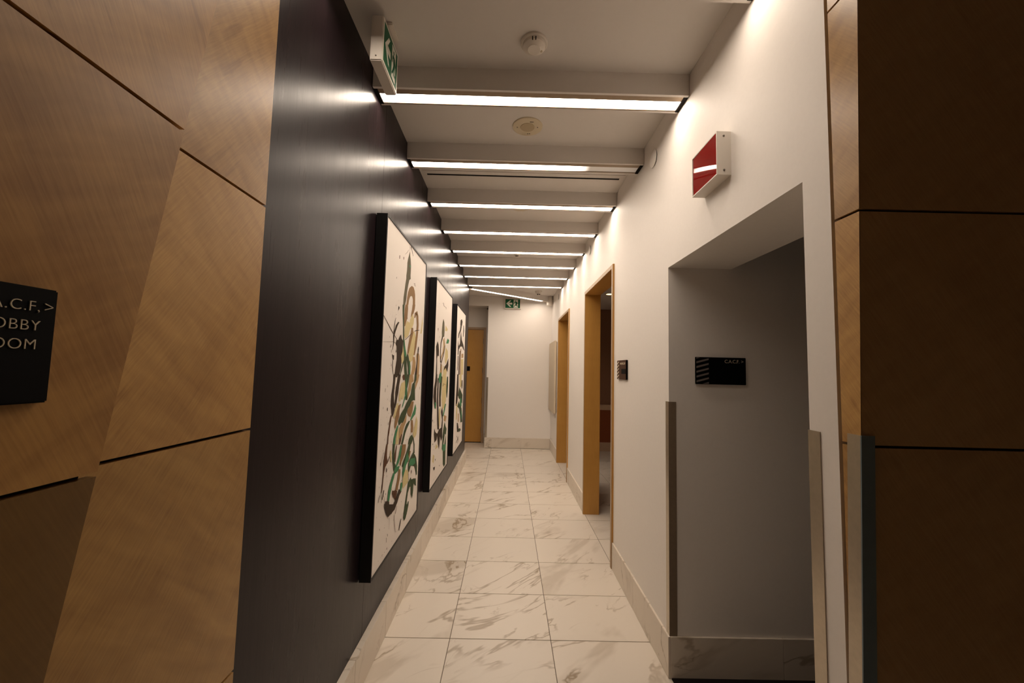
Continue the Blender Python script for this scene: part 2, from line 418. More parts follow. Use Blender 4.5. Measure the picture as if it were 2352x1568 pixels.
('D',[883,1215,902,1133,829,1057,710,1104,593,1078,559,1052,624,1117,743,1144]),
('D',[600,1343,530,1257,368,1140,372,1078,397,1078,411,1139,577,1257,629,1344]),
('N',[352,1750,412,1765,457,1737,589,1745,595,1728,610,1730,608,1750,476,1742,431,1770,347,1751]),
('N',[153,1473,183,1488,179,1446]),
('E',[388,1060,445,1053,449,1035,340,1036]),
('O',[508,1035,738,1032,797,986,797,879,803,742,699,676,565,674,516,799,510,928]),
('O',[374,693,475,697,472,613,452,512,389,527]),
('T',[716,600,893,565,831,511,705,542]),
('D',[136,1043,110,975,62,913,51,838,90,771,133,723,206,716,217,761,194,828,187,907,220,972,216,1042]),
('E',[132,781,150,724,209,719,205,775]),
('D',[241,1005,237,905,235,806,264,704,287,601,326,503,427,488,386,589,350,695,312,800,307,902,299,1003]),
('E',[321,1041,464,1039,455,986,420,952,339,955,291,997]),
('F',[830,1008,800,917,805,840,840,777,880,774,907,835,928,912,907,1007]),
('D',[567,911,627,935,732,918,746,920,609,941,547,913]),
('D',[359,954,355,831,384,719,476,711,458,824,441,951]),
('F',[426,1022,513,1013,488,929,468,824,441,756,398,863]),
('E',[746,716,659,650,617,597,681,589,754,641,825,710]),
('D',[164,536,226,491,325,463,417,489,561,489,589,564,505,652,560,696,614,648,639,536,625,437,652,375,571,346,495,408,489,339,460,283,386,351,329,442,299,407,191,400,146,484]),
('F',[781,518,841,465,925,422,888,366,913,255,905,180,913,33,819,26,740,74,708,219,633,256,660,337,682,443,739,494]),
('E',[691,295,913,255,902,196,757,202,658,244]),
('O',[269,373,392,323,242,326]),
('O',[142,301,209,274,177,211,112,244]),
('W',[820,385,874,361,789,270,739,287]),
('D',[167,175,268,160,244,137,202,138]),
('D',[87,406,121,406,110,389]),
('D',[241,241,276,227,265,210]),
('D',[42,632,70,625,60,607]),
('D',[498,119,532,115,527,99])],
[('D',[483,1790,408,1704,369,1633,227,1569,204,1508,258,1512,336,1575,505,1642,570,1720,595,1803]),
('D',[400,1770,515,1800,641,1783,596,1724,462,1675,382,1709]),
('D',[474,1633,617,1514,829,1457,977,1373,849,1385,681,1421,463,1408,305,1358,289,1291,214,1280,205,1483,291,1407,417,1448]),
('D',[757,1738,770,1662,764,1571,827,1576,882,1673,819,1745]),
('O',[584,1232,888,1249,915,1011,643,1014]),
('T',[636,1313,866,1326,883,1267,652,1252]),
('D',[403,1346,355,1243,337,1159,355,1018,478,1016,446,1161,451,1246,486,1350]),
('B',[508,1377,472,1246,478,1118,527,1016,614,1015,578,1119,572,1249,580,1380]),
('D',[229,1272,213,1157,190,1076,241,1076,278,1158,293,1274]),
('O',[460,1018,751,1014,758,832,547,841]),
('D',[231,1025,214,883,186,784,162,676,178,612,286,602,344,662,409,771,400,876,380,1023]),
('F',[507,843,686,785,925,711,917,577,637,659,469,691,381,735]),
('E',[631,679,804,667,835,553,755,530,583,556]),
('F',[479,652,614,592,844,522,971,385,995,299,771,318,700,426,548,540,345,588]),
('E',[761,509,913,433,890,353,789,406]),
('O',[243,633,227,516,229,425,332,412,360,502,354,624]),
('T',[431,485,462,368,574,353,542,473]),
('D',[347,369,359,307,406,239,547,217,563,278,462,354]),
('F',[504,267,750,241,847,197,598,205]),
('D',[765,933,754,862,799,810,871,806,888,857,872,930]),
('D',[374,193,475,130,310,108,339,101,531,119,404,189]),
('N',[561,153,531,92,468,74,490,69,571,84,585,149])]]

# ================================================================== SETTING
XL, XR, ZC = -0.74, 0.91, 3.19          # corridor wall faces, ceiling
TX = [-0.925-0.612, -0.925, -0.315, 0.297, 0.917, 1.53, 2.14, 2.75]
TY0, TD = 0.088, 0.49                   # tile rows
G = 0.0022                              # half joint

# ---- floor with its tiles
floor = struct('floor', MB().box(-2.6, 3.2, -4.2, 9.4, -0.12, -0.004), 'grout')
tile_cache = {}
def tile(x0, x1, y0, y1, parent):
    w, d = round(x1-x0-2*G, 4), round(y1-y0-2*G, 4)
    if w < 0.02 or d < 0.02: return
    if (w, d) not in tile_cache:
        o = MB().box(-w/2, w/2, -d/2, d/2, -0.012, 0).build('tile', 'marble', parent, bevel=0.0012); tile_cache[(w, d)] = o.data
    else: o = link('tile', tile_cache[(w, d)], parent)
    o.location = ((x0+x1)/2, (y0+y1)/2, 0)
for r in range(-8, 19):
    y0, y1 = TY0+r*TD, TY0+(r+1)*TD
    for c in range(len(TX)-1):
        x0, x1 = TX[c], TX[c+1]
        xm, ym = (x0+x1)/2, (y0+y1)/2
        if r < 3:                       # lobby side
            if x1 < -0.74 or (r == 2 and x0 > 0.9): continue
            tile(max(x0, -0.74), x1, y0, y1, floor); continue
        if ym > 8.5:
            if x0 > -0.4: continue
            tile(x0, min(x1, -0.44), y0, min(y1, 9.02), floor); continue
        if x1 < -0.8 and ym < 7.2: continue
        if x0 > 0.9 and (ym < 3.4): continue
        tile(x0, x1, y0, min(y1, 8.46), floor)
struct('floor_side_passage', MB().box(0.915, 3.1, 1.06, 2.262, -0.004, 0.006), 'carpet')

# ---- ceiling
struct('ceiling', MB().box(-2.6, 3.2, -4.2, 9.4, ZC, ZC+0.1), 'ceil')

# ---- right wall, with side passage and two doorways cut out of it
D1 = (3.43, 4.72); D2 = (5.98, 7.26); DH = 2.58; WT = 1.065
mb = MB()
mb.box(XR, 1.276, 1.10, 1.205, 0, 2.24)
mb.box(XR, 1.276, 1.10, 2.258, 2.24, ZC)
mb.box(XR, WT, 2.258, D1[0], 0, ZC)
mb.box(XR, WT, D1[0], D1[1], DH, ZC)
mb.box(XR, WT, D1[1], D2[0], 0, ZC)
mb.box(XR, WT, D2[0], D2[1], DH, ZC)
mb.box(XR, WT, D2[1], 8.60, 0, ZC)
struct('wall_right', mb, 'white')
struct('wall_passage', MB().box(WT, 3.1, 2.258, 2.40, 0, ZC).box(2.98, 3.1, 1.0, 2.258, 0, ZC), 'white')

# ---- end wall with lowered bulkhead over the door alcove
mb = MB().box(-0.455, 1.06, 8.45, 9.30, 0, ZC).box(-2.5, -0.455, 8.45, 8.60, 2.985, ZC)
mb.box(-2.5, -0.455, 8.60, 9.30, 3.02, ZC)
struct('wall_end', mb, 'white')
mb = MB().box(-0.523, -0.455, 9.00, 9.15, 0, 2.985).box(-1.62, -0.523, 9.00, 9.15, 2.573, 3.02).box(-2.5, -1.62, 9.00, 9.15, 0, 3.02)
struct('wall_alcove', mb, 'white')
struct('wall_side_hall', MB().box(-2.6, -2.5, 7.0, 9.3, 0, ZC), 'white')

# ---- left wall: black laminate panels on a dark carcass
wl = struct('wall_left', MB().box(-2.5, XL-0.016, 1.08, 7.13, 0, ZC), 'gap')
ys = [1.085, 2.212, 3.432, 4.652, 5.872, 7.15]
for a, b in zip(ys[:-1], ys[1:]):
    MB().box(XL-0.016, XL, a+0.0012, b-0.0012, 0.20, ZC-0.002).build('panel', 'lam', wl)
MB().box(-2.5, XL, 7.132, 7.15, 0.0, ZC-0.002).build('end_panel', 'lam_plain', wl)

# ---- skirting of marble pieces
def skirting(name, x0, x1, y0, y1, h, axis, cuts):
    root = empty(name); root['kind'] = 'structure'
    lo, hi = (y0, y1) if axis == 'y' else (x0, x1)
    cs = [lo]+[c for c in cuts if lo+0.03 < c < hi-0.03]+[hi]
    for a, b in zip(cs[:-1], cs[1:]):
        if axis == 'y': bx = (x0, x1, a+0.0009, b-0.0009)
        else: bx = (a+0.0009, b-0.0009, y0, y1)
        cx, cy = (bx[0]+bx[1])/2, (bx[2]+bx[3])/2
        MB().box(bx[0]-cx, bx[1]-cx, bx[2]-cy, bx[3]-cy, 0, h).build('tile', 'marble_base', root, bevel=0.0012, loc=(cx, cy, 0.001))
    return root
rows = [TY0+r*TD for r in range(0, 20)]
cols = [-0.315, 0.297]
skirting('baseboard_left', XL, -0.707, 1.10, 7.15, 0.205, 'y', rows)
skirting('baseboard_right', 0.898, XR, 2.248, D1[0]-0.002, 0.213, 'y', [2.258+0.61])
skirting('baseboard_right_middle', 0.898, XR, D1[1]+0.002, D2[0]-0.002, 0.213, 'y', [4.72+0.61])
skirting('baseboard_right_far', 0.898, XR, D2[1]+0.002, 8.43, 0.213, 'y', [7.26+0.61])
skirting('baseboard_end', -0.467, 0.898, 8.43, 8.45, 0.213, 'x', cols)
skirting('baseboard_passage', XR, 2.98, 2.246, 2.258, 0.213, 'x', [1.52, 2.13])
skirting('baseboard_alcove', -0.521, -0.456, 8.985, 9.0, 0.205, 'x', [])

# ---- wood clad portal between lobby and corridor
ROWS = [0.0, 0.225, 0.84, 1.455, 2.07, 2.695, 3.19]
gap = 0.0035
def edge_y(z): return 0.587+(z-1.185)*0.1693          # leaning edge of the front layer
wd = struct('wall_portal_left', MB().box(-1.2, -0.705, -4.1, 1.08, 0, ZC), 'gap')
for i, (a, b) in enumerate(zip(ROWS[:-1], ROWS[1:])):
    a2, b2 = a+gap, b-gap
    # rear layer, ends squarely against the black wall
    MB().box(-0.705, -0.69, 0.2, 1.092, a2, b2).build('panel', 'woodR', wd)
    # front layer with leaning end
    lo = [(-0.645, -4.1, a2), (-0.63, -4.1, a2), (-0.63, edge_y(a2), a2), (-0.645, edge_y(a2), a2)]
    hi = [(-0.645, -4.1, b2), (-0.63, -4.1, b2), (-0.63, edge_y(b2), b2), (-0.645, edge_y(b2), b2)]
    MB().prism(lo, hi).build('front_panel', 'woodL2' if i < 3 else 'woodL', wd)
lo = [(-0.69, -4.1, 0), (-0.645, -4.1, 0), (-0.645, edge_y(0)-0.012, 0), (-0.69, edge_y(0)-0.012, 0)]
hi = [(-0.69, -4.1, ZC), (-0.645, -4.1, ZC), (-0.645, edge_y(ZC)-0.012, ZC), (-0.69, edge_y(ZC)-0.012, ZC)]
MB().prism(lo, hi).build('batten_layer', 'gap', wd)

def ry(z): return 0.990+(2.64-z)*0.0345                # leaning corner of the right-hand portal
wp = struct('wall_portal_right', MB().box(0.925, 3.1, 1.068, 1.092, 0, ZC), 'gap')
for a, b in zip(ROWS[:-1], ROWS[1:]):
    a2, b2 = a+gap, b-gap
    q = lambda z: [(0.91, ry(z), z), (0.928, ry(z)+0.012, z), (0.928, 1.088, z), (0.91, 1.088, z)]
    MB().prism(q(a2), q(b2)).build('return_panel', 'woodR', wp)
    q = lambda z: [(0.9115, ry(z), z), (2.9, ry(z)-0.02, z), (2.9, ry(z)-0.005, z), (0.927, ry(z)+0.015, z)]
    MB().prism(q(a2), q(b2)).build('panel', 'woodD', wp)
q = lambda z: [(0.918, ry(z)+0.008, z), (2.9, ry(z)-0.010, z), (2.9, 1.07, z), (0.918, 1.07, z)]
MB().prism(q(0.0), q(ZC)).build('carcass', 'gap', wp)

# ---- lobby behind the photographer
struct('wall_lobby', MB().box(-1.2, 3.2, -4.2, -4.1, 0, ZC).box(2.9, 3.2, -4.1, 1.0, 0, ZC), 'lobby')

# ---- room behind the two doorways
struct('wall_room', MB().box(3.0, 3.1, 2.40, 8.6, 0, ZC).box(WT, 3.0, 8.40, 8.5, 0, ZC).box(WT, WT+0.004, 4.78, 5.92, 0, 2.95), 'brownwall')
struct('ceiling_room', MB().box(WT, 3.0, 2.40, 8.4, 2.957, 3.0), 'ceil')

# ---- doorway frames
def doorway(name, y0, y1):
    root = empty(name); root['kind'] = 'structure'
    xa, xb = XR-0.014, WT+0.014
    MB().box(xa, xb, y0, y0+0.038, 0, DH).build('jamb', 'frame', root, bevel=0.0015)
    MB().box(xa, xb, y1-0.038, y1, 0, DH).build('jamb', 'frame', root, bevel=0.0015)
    MB().box(xa, xb, y0+0.038, y1-0.038, DH-0.038, DH).build('header', 'frame', root, bevel=0.0015)
    for y in (y0, y1-0.0):
        s = 1 if y == y0 else -1
        MB().box(xa-0.003, xa, min(y, y+s*0.036), max(y, y+s*0.036), 0.0, DH-0.002).build('edge_trim', 'tanframe', root)
    MB().box(xa-0.003, xa, y0+0.037, y1-0.037, DH-0.036, DH-0.002).build('edge_trim', 'tanframe', root)
    return root
doorway('door_1', *D1)
doorway('door_2', *D2)

# ---- door at the far left end
dr = empty('door_3', (0, 0, 0)); dr['kind'] = 'structure'
MB().box(-0.573, -0.523, 8.975, 9.03, 0, 2.573).build('frame_stile', 'tanframe', dr, bevel=0.002)
MB().box(-1.62, -1.57, 8.975, 9.03, 0, 2.573).build('frame_stile', 'tanframe', dr, bevel=0.002)
MB().box(-1.57, -0.573, 8.975, 9.03, 2.523, 2.573).build('frame_head', 'tanframe', dr, bevel=0.002)
MB().box(-1.567, -0.577, 9.0, 9.045, 0.018, 2.52).build('door_leaf', 'door', dr, bevel=0.002)
MB().box(-1.56, -0.58, 9.03, 9.06, 0.0, 0.03).build('threshold', 'gap', dr)
for z in (2.26, 1.60, 0.93, 0.28):
    h = MB().lathe([(0.0, -0.06), (0.009, -0.06), (0.009, 0.06), (0.0, 0.06)], 10, 'z', (-0.577, 8.995, z)).build('hinge', 'bronze', dr, smooth=True)
MB().box(-0.945, -0.862, 8.975, 9.0, 1.585, 1.690).build('card_reader', 'sign', dr, bevel=0.004)

# ---- metal corner guards
def guard(name, a, b, mats, label):
    """a, b: loops of five-point L outline at bottom and top; two flanges"""
    root = empty(name); tag(root, label, 'corner guard', 'metal corner guards')
    for part, idx, mt in zip(('flange', 'flange'), ((0, 1, 2, 3), (4, 5, 6, 7)), mats):
        MB().prism([a[i] for i in idx], [b[i] for i in idx]).build(part, mt, root)
    return root
def lguard(x, y, z0, z1, w1, s, t=0.003):
    """corner at (x,y): one flange on the x face running along y (sign s), the other on the y face running +x"""
    f = lambda z: [(x-t, y, z), (x, y, z), (x, y+s*w1, z), (x-t, y+s*w1, z), (x-t, y-s*t, z), (x+w1, y-s*t, z), (x+w1, y, z), (x-t, y, z)]
    return f(z0), f(z1)
a, b = lguard(XR, 2.258, 0.214, 1.472, 0.040, 1); guard('corner_guard', a, b, ('steel', 'bronze'), 'metal corner guard on the far edge of the side passage, above the marble skirting')
a, b = lguard(XR, 1.205, 0.0, 1.472, 0.042, -1); guard('corner_guard', a, b, ('steel', 'steel'), 'metal corner guard on the white wall at the near edge of the side passage')
f = lambda z: [(0.906, ry(z)-0.003, z), (0.910, ry(z)-0.003, z), (0.910, ry(z)+0.037, z), (0.906, ry(z)+0.037, z),
               (0.906, ry(z)-0.006, z), (0.941, ry(z)-0.006, z), (0.941, ry(z)-0.0025, z), (0.906, ry(z)-0.0025, z)]
guard('corner_guard', f(0.0), f(1.483), ('steel', 'film'), 'metal corner guard with one blue film flange on the maple portal corner')
f = lambda z: [(-0.458, 8.45, z), (-0.455, 8.45, z), (-0.455, 8.49, z), (-0.458, 8.49, z), (-0.458, 8.447, z), (-0.418, 8.447, z), (-0.418, 8.45, z), (-0.458, 8.45, z)]
guard('corner_guard', f(0.214), f(1.462), ('steel', 'steel'), 'metal corner guard on the end wall edge beside the closed maple door')

# ================================================================== BEAM LIGHTS
def beam_light(y0, lens_mat, label, unlit=None):
    root = empty('beam_light', (0, y0, 0)); tag(root, label, 'ceiling light', 'beam lights across the corridor ceiling')
    x0, x1 = XL+0.003, XR-0.002
    MB().box(x0, x1, 0, 0.15, 3.086, ZC).build('housing', 'beam', root)
    MB().box(x0, x1, 0, 0.015, 3.074, 3.086).build('lip', 'beam', root)
    MB().box(x0, x1, 0.136, 0.15, 3.0770, 3.086).build('lip', 'beam', root)
    MB().box(x0, x0+0.018, 0.015, 0.136, 3.074, 3.086).build('end_cap', 'gap', root)
    MB().box(x1-0.020, x1, 0.015, 0.136, 3.074, 3.086).build('end_cap', 'gap', root)
    MB().box(x0+0.018, x1-0.020, 0.015, 0.0555, 3.0775, 3.086).build('reveal_strip', 'bronze', root)
    MB().box(x0+0.018, x1-0.020, 0.1265, 0.136, 3.0775, 3.086).build('reveal_strip', 'bronze', root)
    MB().box(x0+0.0185, x1-0.0205, 0.056, 0.126, 3.0805, 3.086).build('lens', lens_mat, root)
    return root
BY = [1.298, 1.968, 2.664, 3.365, 4.070, 4.765, 5.440, 6.105, 6.775]
BL = ['beam light just inside the portal, cut off by the top of the photo',
      'nearest fully visible beam light, behind the hanging exit sign',
      'second visible beam light, its strip gone dark at the right end',
      'third visible beam light, just past the ceiling air slot',
      'fourth visible beam light, just past the flush ceiling disc',
      'fifth visible beam light, just before the ceiling fitting with two dark dots',
      'sixth visible beam light, just past the ceiling fitting with two dark dots',
      'seventh visible beam light, last but one of the straight ones',
      'eighth visible beam light, last straight one before the slanted beam']
for y, l in zip(BY, BL): beam_light(y, 'lens_half' if abs(y-2.664) < 1e-3 else 'lens_near' if y < 1.5 else 'lens', l)
# slanted one at the turn of the corridor
P0, P1 = Vector((-0.73, 7.14, 0)), Vector((0.86, 8.40, 0))
d = (P1-P0); L = d.length; ang = math.atan2(d.y, d.x)
root = empty('beam_light', P0); root.rotation_euler = (0, 0, ang)
tag(root, 'slanted beam light crossing the ceiling diagonally at the far end', 'ceiling light', 'beam lights across the corridor ceiling')
MB().box(0, L, -0.075, 0.075, 3.086, ZC).build('housing', 'beam', root)
MB().box(0, L, -0.075, -0.063, 3.072, 3.086).build('lip', 'beam', root)
MB().box(0, L, 0.061, 0.075, 3.0770, 3.086).build('lip', 'beam', root)
MB().box(0.0, L, -0.063, -0.036, 3.0775, 3.086).build('reveal_strip', 'bronze', root)
MB().box(0.0, L, 0.039, 0.061, 3.0775, 3.086).build('reveal_strip', 'bronze', root)
MB().box(0.06, L-0.24, -0.0355, 0.0385, 3.0805, 3.086).build('lens', 'lens', root)
MB().box(L-0.238, L-0.02, -0.0355, 0.0385, 3.0795, 3.086).build('unlit_end', 'tube', root)

# ================================================================== PAINTINGS
def painting(y0, strokes, label, seed):
    root = empty('painting', (XL+0.004, y0, 0.53)); tag(root, label, 'painting', 'three abstract paintings on the black wall')
    W, H, T = 1.045, 1.935, 0.060
    # black tray frame, four sides
    t = 0.012
    MB().box(0, T, 0, t, 0, H).build('frame_side', 'lam_plain', root)
    MB().box(0, T, W-t, W, 0, H).build('frame_side', 'lam_plain', root)
    MB().box(0, T, t, W-t, 0, t).build('frame_rail', 'lam_plain', root)
    MB().box(0, T, t, W-t, H-t, H).build('frame_rail', 'lam_plain', root)
    cv = MB().box(0.006, T-0.004, t+0.0005, W-t-0.0005, t+0.0005, H-t-0.0005).build('canvas', 'canvas', root)
    for i, (c, flat) in enumerate(strokes):
        x = T-0.004+0.0004+0.00003*i
        pts = [(x, max(t+.001, min(W-t-.001, flat[k]/1000)), max(t+.001, min(H-t-.001, flat[k+1]/1000))) for k in range(0, len(flat), 2)]
        me = bpy.data.meshes.new('paint_stroke'); me.from_pydata(pts, [], [tuple(range(len(pts)))]); me.update()
        me.materials.append(PM[c]); link('paint_stroke', me, cv)
    rng = random.Random(seed)
    sp = MB()
    for k in range(150):
        u = max(t+.004, min(W-t-.01, rng.gauss(0.24, 0.13) if rng.random() < .7 else rng.gauss(0.55, 0.25)))
        v = max(0.05, min(H-0.05, rng.gauss(0.75, 0.42)))
        r = rng.choice((.001, .001, .0015, .0015, .002, .0025, .004)); st = rng.uniform(1.0, 3.5)
        sp.poly([(T-0.0034, u+r*math.cos(a*math.pi/4)*0.9, v+r*st*math.sin(a*math.pi/4)) for a in range(8)])
    s_ = sp.build('paint_splatter', PM['N'], cv); s_['kind'] = 'stuff'
    return root
painting(2.12, ART[0], 'tall black framed abstract painting nearest the maple portal, green and brown strokes', 3)
painting(3.625, ART[1], 'middle one of the three tall abstract paintings on the black wall', 5)
painting(5.11, ART[2], 'farthest and smallest looking abstract painting, near the end of the black wall', 8)

# ================================================================== SIGNS
def stripes(root, put, u0, u1, v0, v1, mat='stripe'):
    """slanted bars in a narrow field of a sign; put(u, v) gives the point on its face"""
    mb = MB()
    def clip(poly):
        for ax, lim, sgn in ((1, v0, 1), (1, v1, -1)):
            out = []
            for i in range(len(poly)):
                p, q = poly[i], poly[(i+1) % len(poly)]
                fp, fq = sgn*(p[ax]-lim), sgn*(q[ax]-lim)
                if fp >= 0: out.append(p)
                if fp*fq < 0:
                    tt = fp/(fp-fq); out.append((p[0]+(q[0]-p[0])*tt, p[1]+(q[1]-p[1])*tt))
            poly = out
            if len(poly) < 3: return None
        return poly
    k = v0-0.02
    while k < v1+0.01:
        p = clip([(u0, k), (u1, k+0.020), (u1, k+0.030), (u0, k+0.011)])
        if p: mb.poly([put(*q) for q in p])
        k += 0.0268
    return mb.build('stripe_pattern', mat, root)

# recess sign, on the passage wall
rs = empty('direction_sign', (1.059, 2.258, 1.575)); tag(rs, 'small black wall sign reading C.A.C.F. with an arrow, in the side passage', 'sign')
MB().box(0, 0.285, -0.012, 0, 0, 0.153).build('plate', 'sign', rs, bevel=0.002)
stripes(rs, lambda u, v: (u, -0.0126, v), 0.003, 0.073, 0.003, 0.150)
text('lettering', 'C.A.C.F.', 0.0265, 'letter', rs, (0.249, -0.0124, 0.122), (1, 0, 0), (0, 0, 1), spacing=0.95, thin=0.004)
text('arrow', '>', 0.026, 'letter', rs, (0.272, -0.0124, 0.122), (1, 0, 0), (0, 0, 1), thin=0.004)

# left sign on the maple wall
ls = empty('direction_sign', (-0.63, 0.262, 1.572)); tag(ls, 'black wall sign with arrow on the maple panelling at the left edge', 'sign')
MB().box(0, 0.012, 0, 0.284, 0, 0.151).build('plate', 'sign', ls, bevel=0.002)
yd, zd = (0, 1, 0), (0, 0, 1)
for body, z, e in (('C.A.C.F,', 0.1195, 0.2635), ('LOBBY', 0.0945, 0.2655), ('ROOM', 0.0700, 0.2635)):
    text('lettering', body, 0.0192, 'letter', ls, (0.0128, e, z), yd, zd, spacing=1.08)
text('arrow', '>', 0.021, 'letter', ls, (0.0128, 0.2790, 0.1195), yd, zd, thin=0.012)

# room plaque beside the nearer doorway
pq = empty('room_plaque', (XR, 3.033, 1.575)); tag(pq, 'small bronze room plaque with a black square beside the nearer doorway', 'sign')
MB().box(-0.014, 0, 0, 0.25, 0, 0.152).build('plate', 'signbrown', pq, bevel=0.002)
MB().box(-0.0155, -0.0, -0.0012, 0.0, 0.002, 0.150).build('edge_face', 'sign', pq)
MB().box(-0.0160, -0.0142, 0.010, 0.120, 0.045, 0.083).build('black_square', 'sign', pq)
stripes(pq, lambda u, v: (-0.0146, 0.25-u, v), 0.003, 0.060, 0.003, 0.149, 'letter')
text('lettering', 'WASHROOM', 0.0245, 'letter', pq, (-0.0144, 0.020, 0.116), (0, -1, 0), zd, spacing=0.95, thin=0.004)

# red alarm box high on the right wall
rb = empty('alarm_box', (XR, 1.598, 2.462)); tag(rb, 'white box with a glossy red face high on the right wall', 'alarm sign')
W_, H_, T_ = 0.225, 0.188, 0.060
for nm, bx in (('case_side', (-T_, 0, 0, 0.005, 0, H_)), ('case_side', (-T_, 0, W_-0.005, W_, 0, H_)), ('case_rail', (-T_, 0, 0.005, W_-0.005, 0, 0.005)), ('case_rail', (-T_, 0, 0.005, W_-0.005, H_-0.005, H_))):
    MB().box(*bx).build(nm, 'plastic', rb)
mb = MB(); n = 24                                     # slightly bowed acrylic face
def bow(u, v): return -T_+0.004-0.0034*math.sin(math.pi*0.62*(1-u)**0.9)*v-0.0012*4*v*(1-v)
for i in range(n):
    for j in range(n):
        qd = []
        for a_, b_ in ((i, j), (i+1, j), (i+1, j+1), (i, j+1)):
            u, v = a_/n, b_/n; qd.append((bow(u, v), 0.0055+u*(W_-0.011), 0.0055+v*(H_-0.011)))
        mb.poly(qd)
mb.build('red_face', 'red', rb, smooth=True)
MB().box(-0.012, -0.001, 0.006, W_-0.006, 0.006, H_-0.006).build('back_plate', 'plastic', rb)
for z in (0.02, H_-0.02):
    MB().lathe([(0.0, 0.0), (0.0045, 0.0), (0.0035, -0.0025), (0.0, -0.003)], 12, 'y', (-0.030, -0.0002, z)).build('screw', 'screw', rb, smooth=True)

# exit signs: white case, green face, arrow and running figure
def exit_sign(name, label, W, H, T, canopy):
    """local: face looks to -y, width along x"""
    root = empty(name); tag(root, label, 'exit sign', 'green running figure exit signs')
    MB().box(0, W, 0, T, 0, H).build('case', 'plastic', root, bevel=0.004)
    b = 0.016
    MB().box(b, W-b, -0.0008, 0.002, b, H-b).build('green_face', 'green', root)
    w, h = W-2*b, H-2*b
    def shp(nm, polys, mat, lift):
        mb = MB()
        for pl in polys: mb.poly([(b+u*w, -lift, b+v*h) for u, v in pl])
        mb.build(nm, mat, root)
    shp('arrow', [[(0.06, 0.5), (0.30, 0.86), (0.40, 0.86), (0.25, 0.60), (0.25, 0.40), (0.40, 0.14), (0.30, 0.14)], [(0.24, 0.60), (0.47, 0.60), (0.47, 0.40), (0.24, 0.40)]], 'picto', 0.0016)
    shp('door_shape', [[(0.56, 0.06), (0.86, 0.06), (0.86, 0.95), (0.56, 0.95)]], 'picto', 0.0016)
    fig = [[(0.655, 0.80), (0.68, 0.85), (0.715, 0.85), (0.735, 0.80), (0.715, 0.745), (0.68, 0.745)],
           [(0.66, 0.72), (0.78, 0.70), (0.80, 0.44), (0.70, 0.42)],
           [(0.66, 0.72), (0.60, 0.66), (0.585, 0.48), (0.615, 0.48), (0.635, 0.60), (0.69, 0.64)],
           [(0.78, 0.70), (0.84, 0.56), (0.90, 0.56), (0.90, 0.50), (0.82, 0.49), (0.765, 0.60)],
           [(0.70, 0.46), (0.75, 0.42), (0.69, 0.26), (0.60, 0.14), (0.56, 0.17), (0.64, 0.30)],
           [(0.74, 0.46), (0.80, 0.46), (0.79, 0.28), (0.95, 0.22), (0.95, 0.15), (0.74, 0.22), (0.73, 0.30)]]
    shp('running_figure', fig, 'green', 0.0024)
    if canopy:
        MB().box(W*0.28, W*0.72, T/2-0.045, T/2+0.045, canopy-0.012, canopy).build('canopy', 'plastic', root, bevel=0.003)
        MB().lathe([(0.018, H-0.002), (0.018, canopy-0.011)], 16, 'z', (W/2, T/2, 0)).build('stem', 'plastic', root, smooth=True)
        MB().lathe([(0.0, 0.0), (0.004, 0.0), (0.003, 0.002), (0, 0.002)], 10, 'x', (W+0.0002, T/2, 0.02)).build('screw', 'screw', root)
        MB().lathe([(0.0, 0.0), (0.004, 0.0), (0.003, -0.002), (0, -0.002)], 10, 'x', (-0.0002, T/2, 0.02)).build('screw', 'screw', root)
    return root
e1 = exit_sign('exit_sign', 'exit sign hanging from the ceiling close to the black wall, seen edge on', 0.228, 0.208, 0.054, ZC-2.955)
e1.location = (-0.580, 1.640, 2.955); e1.rotation_euler = (0, 0, math.pi/2)
e2 = exit_sign('exit_sign', 'small exit sign high on the end wall under the slanted beam', 0.345, 0.222, 0.05, None)
e2.location = (-0.112, 8.398, 2.925)

# ================================================================== CEILING AND WALL FITTINGS
def ceiling_thing(name, label, cat, x, y, group=None):
    r = empty(name, (x, y, ZC)); tag(r, label, cat, group); return r
sd = ceiling_thing('smoke_detector', 'round white smoke detector nearest the camera on the ceiling', 'smoke detector', 0.086, 1.795)
MB().lathe([(0.064, 0.0), (0.064, -0.008), (0.060, -0.012), (0.0, -0.012)], 40).build('base', 'plastic', sd, smooth=True)
MB().lathe([(0.054, -0.012), (0.053, -0.024), (0.047, -0.029), (0.034, -0.033), (0.030, -0.037), (0.0, -0.038)], 40).build('dome', 'plastic', sd, smooth=True)
for a in (4.52, 4.80):
    MB().box(-0.0022, 0.0022, 0.046, 0.0550, -0.028, -0.014).build('vent_slot', 'gap', sd).rotation_euler = (0, 0, a-math.pi/2)
MB().lathe([(0.0, -0.030), (0.006, -0.030), (0.006, -0.0345), (0, -0.035)], 12, 'z', (0.036, 0.012, 0)).build('test_button', 'cream', sd, smooth=True)

sp = ceiling_thing('ceiling_speaker', 'flush round cream ceiling speaker between the first two visible beams', 'speaker', 0.086, 2.45)
MB().lathe([(0.096, 0.0), (0.095, -0.006), (0.088, -0.009), (0.050, -0.007), (0.0, -0.007)], 48).build('bezel', 'cream', sp, smooth=True)
MB().lathe([(0.046, -0.006), (0.044, -0.0095), (0.0, -0.0105)], 40).build('grille', 'grille', sp, smooth=True)
for x, y in ((-0.066, 0.0), (0.064, -0.004), (0.004, 0.068), (0.016, 0.066)):
    MB().lathe([(0.0, -0.0075), (0.0035, -0.0078), (0.0035, -0.0098), (0, -0.0099)], 10, 'z', (x, y, 0)).build('screw', 'screw', sp)
MB().box(0.012, 0.036, -0.0595, -0.0565, -0.0095, -0.0075).build('slot', 'gap', sp)

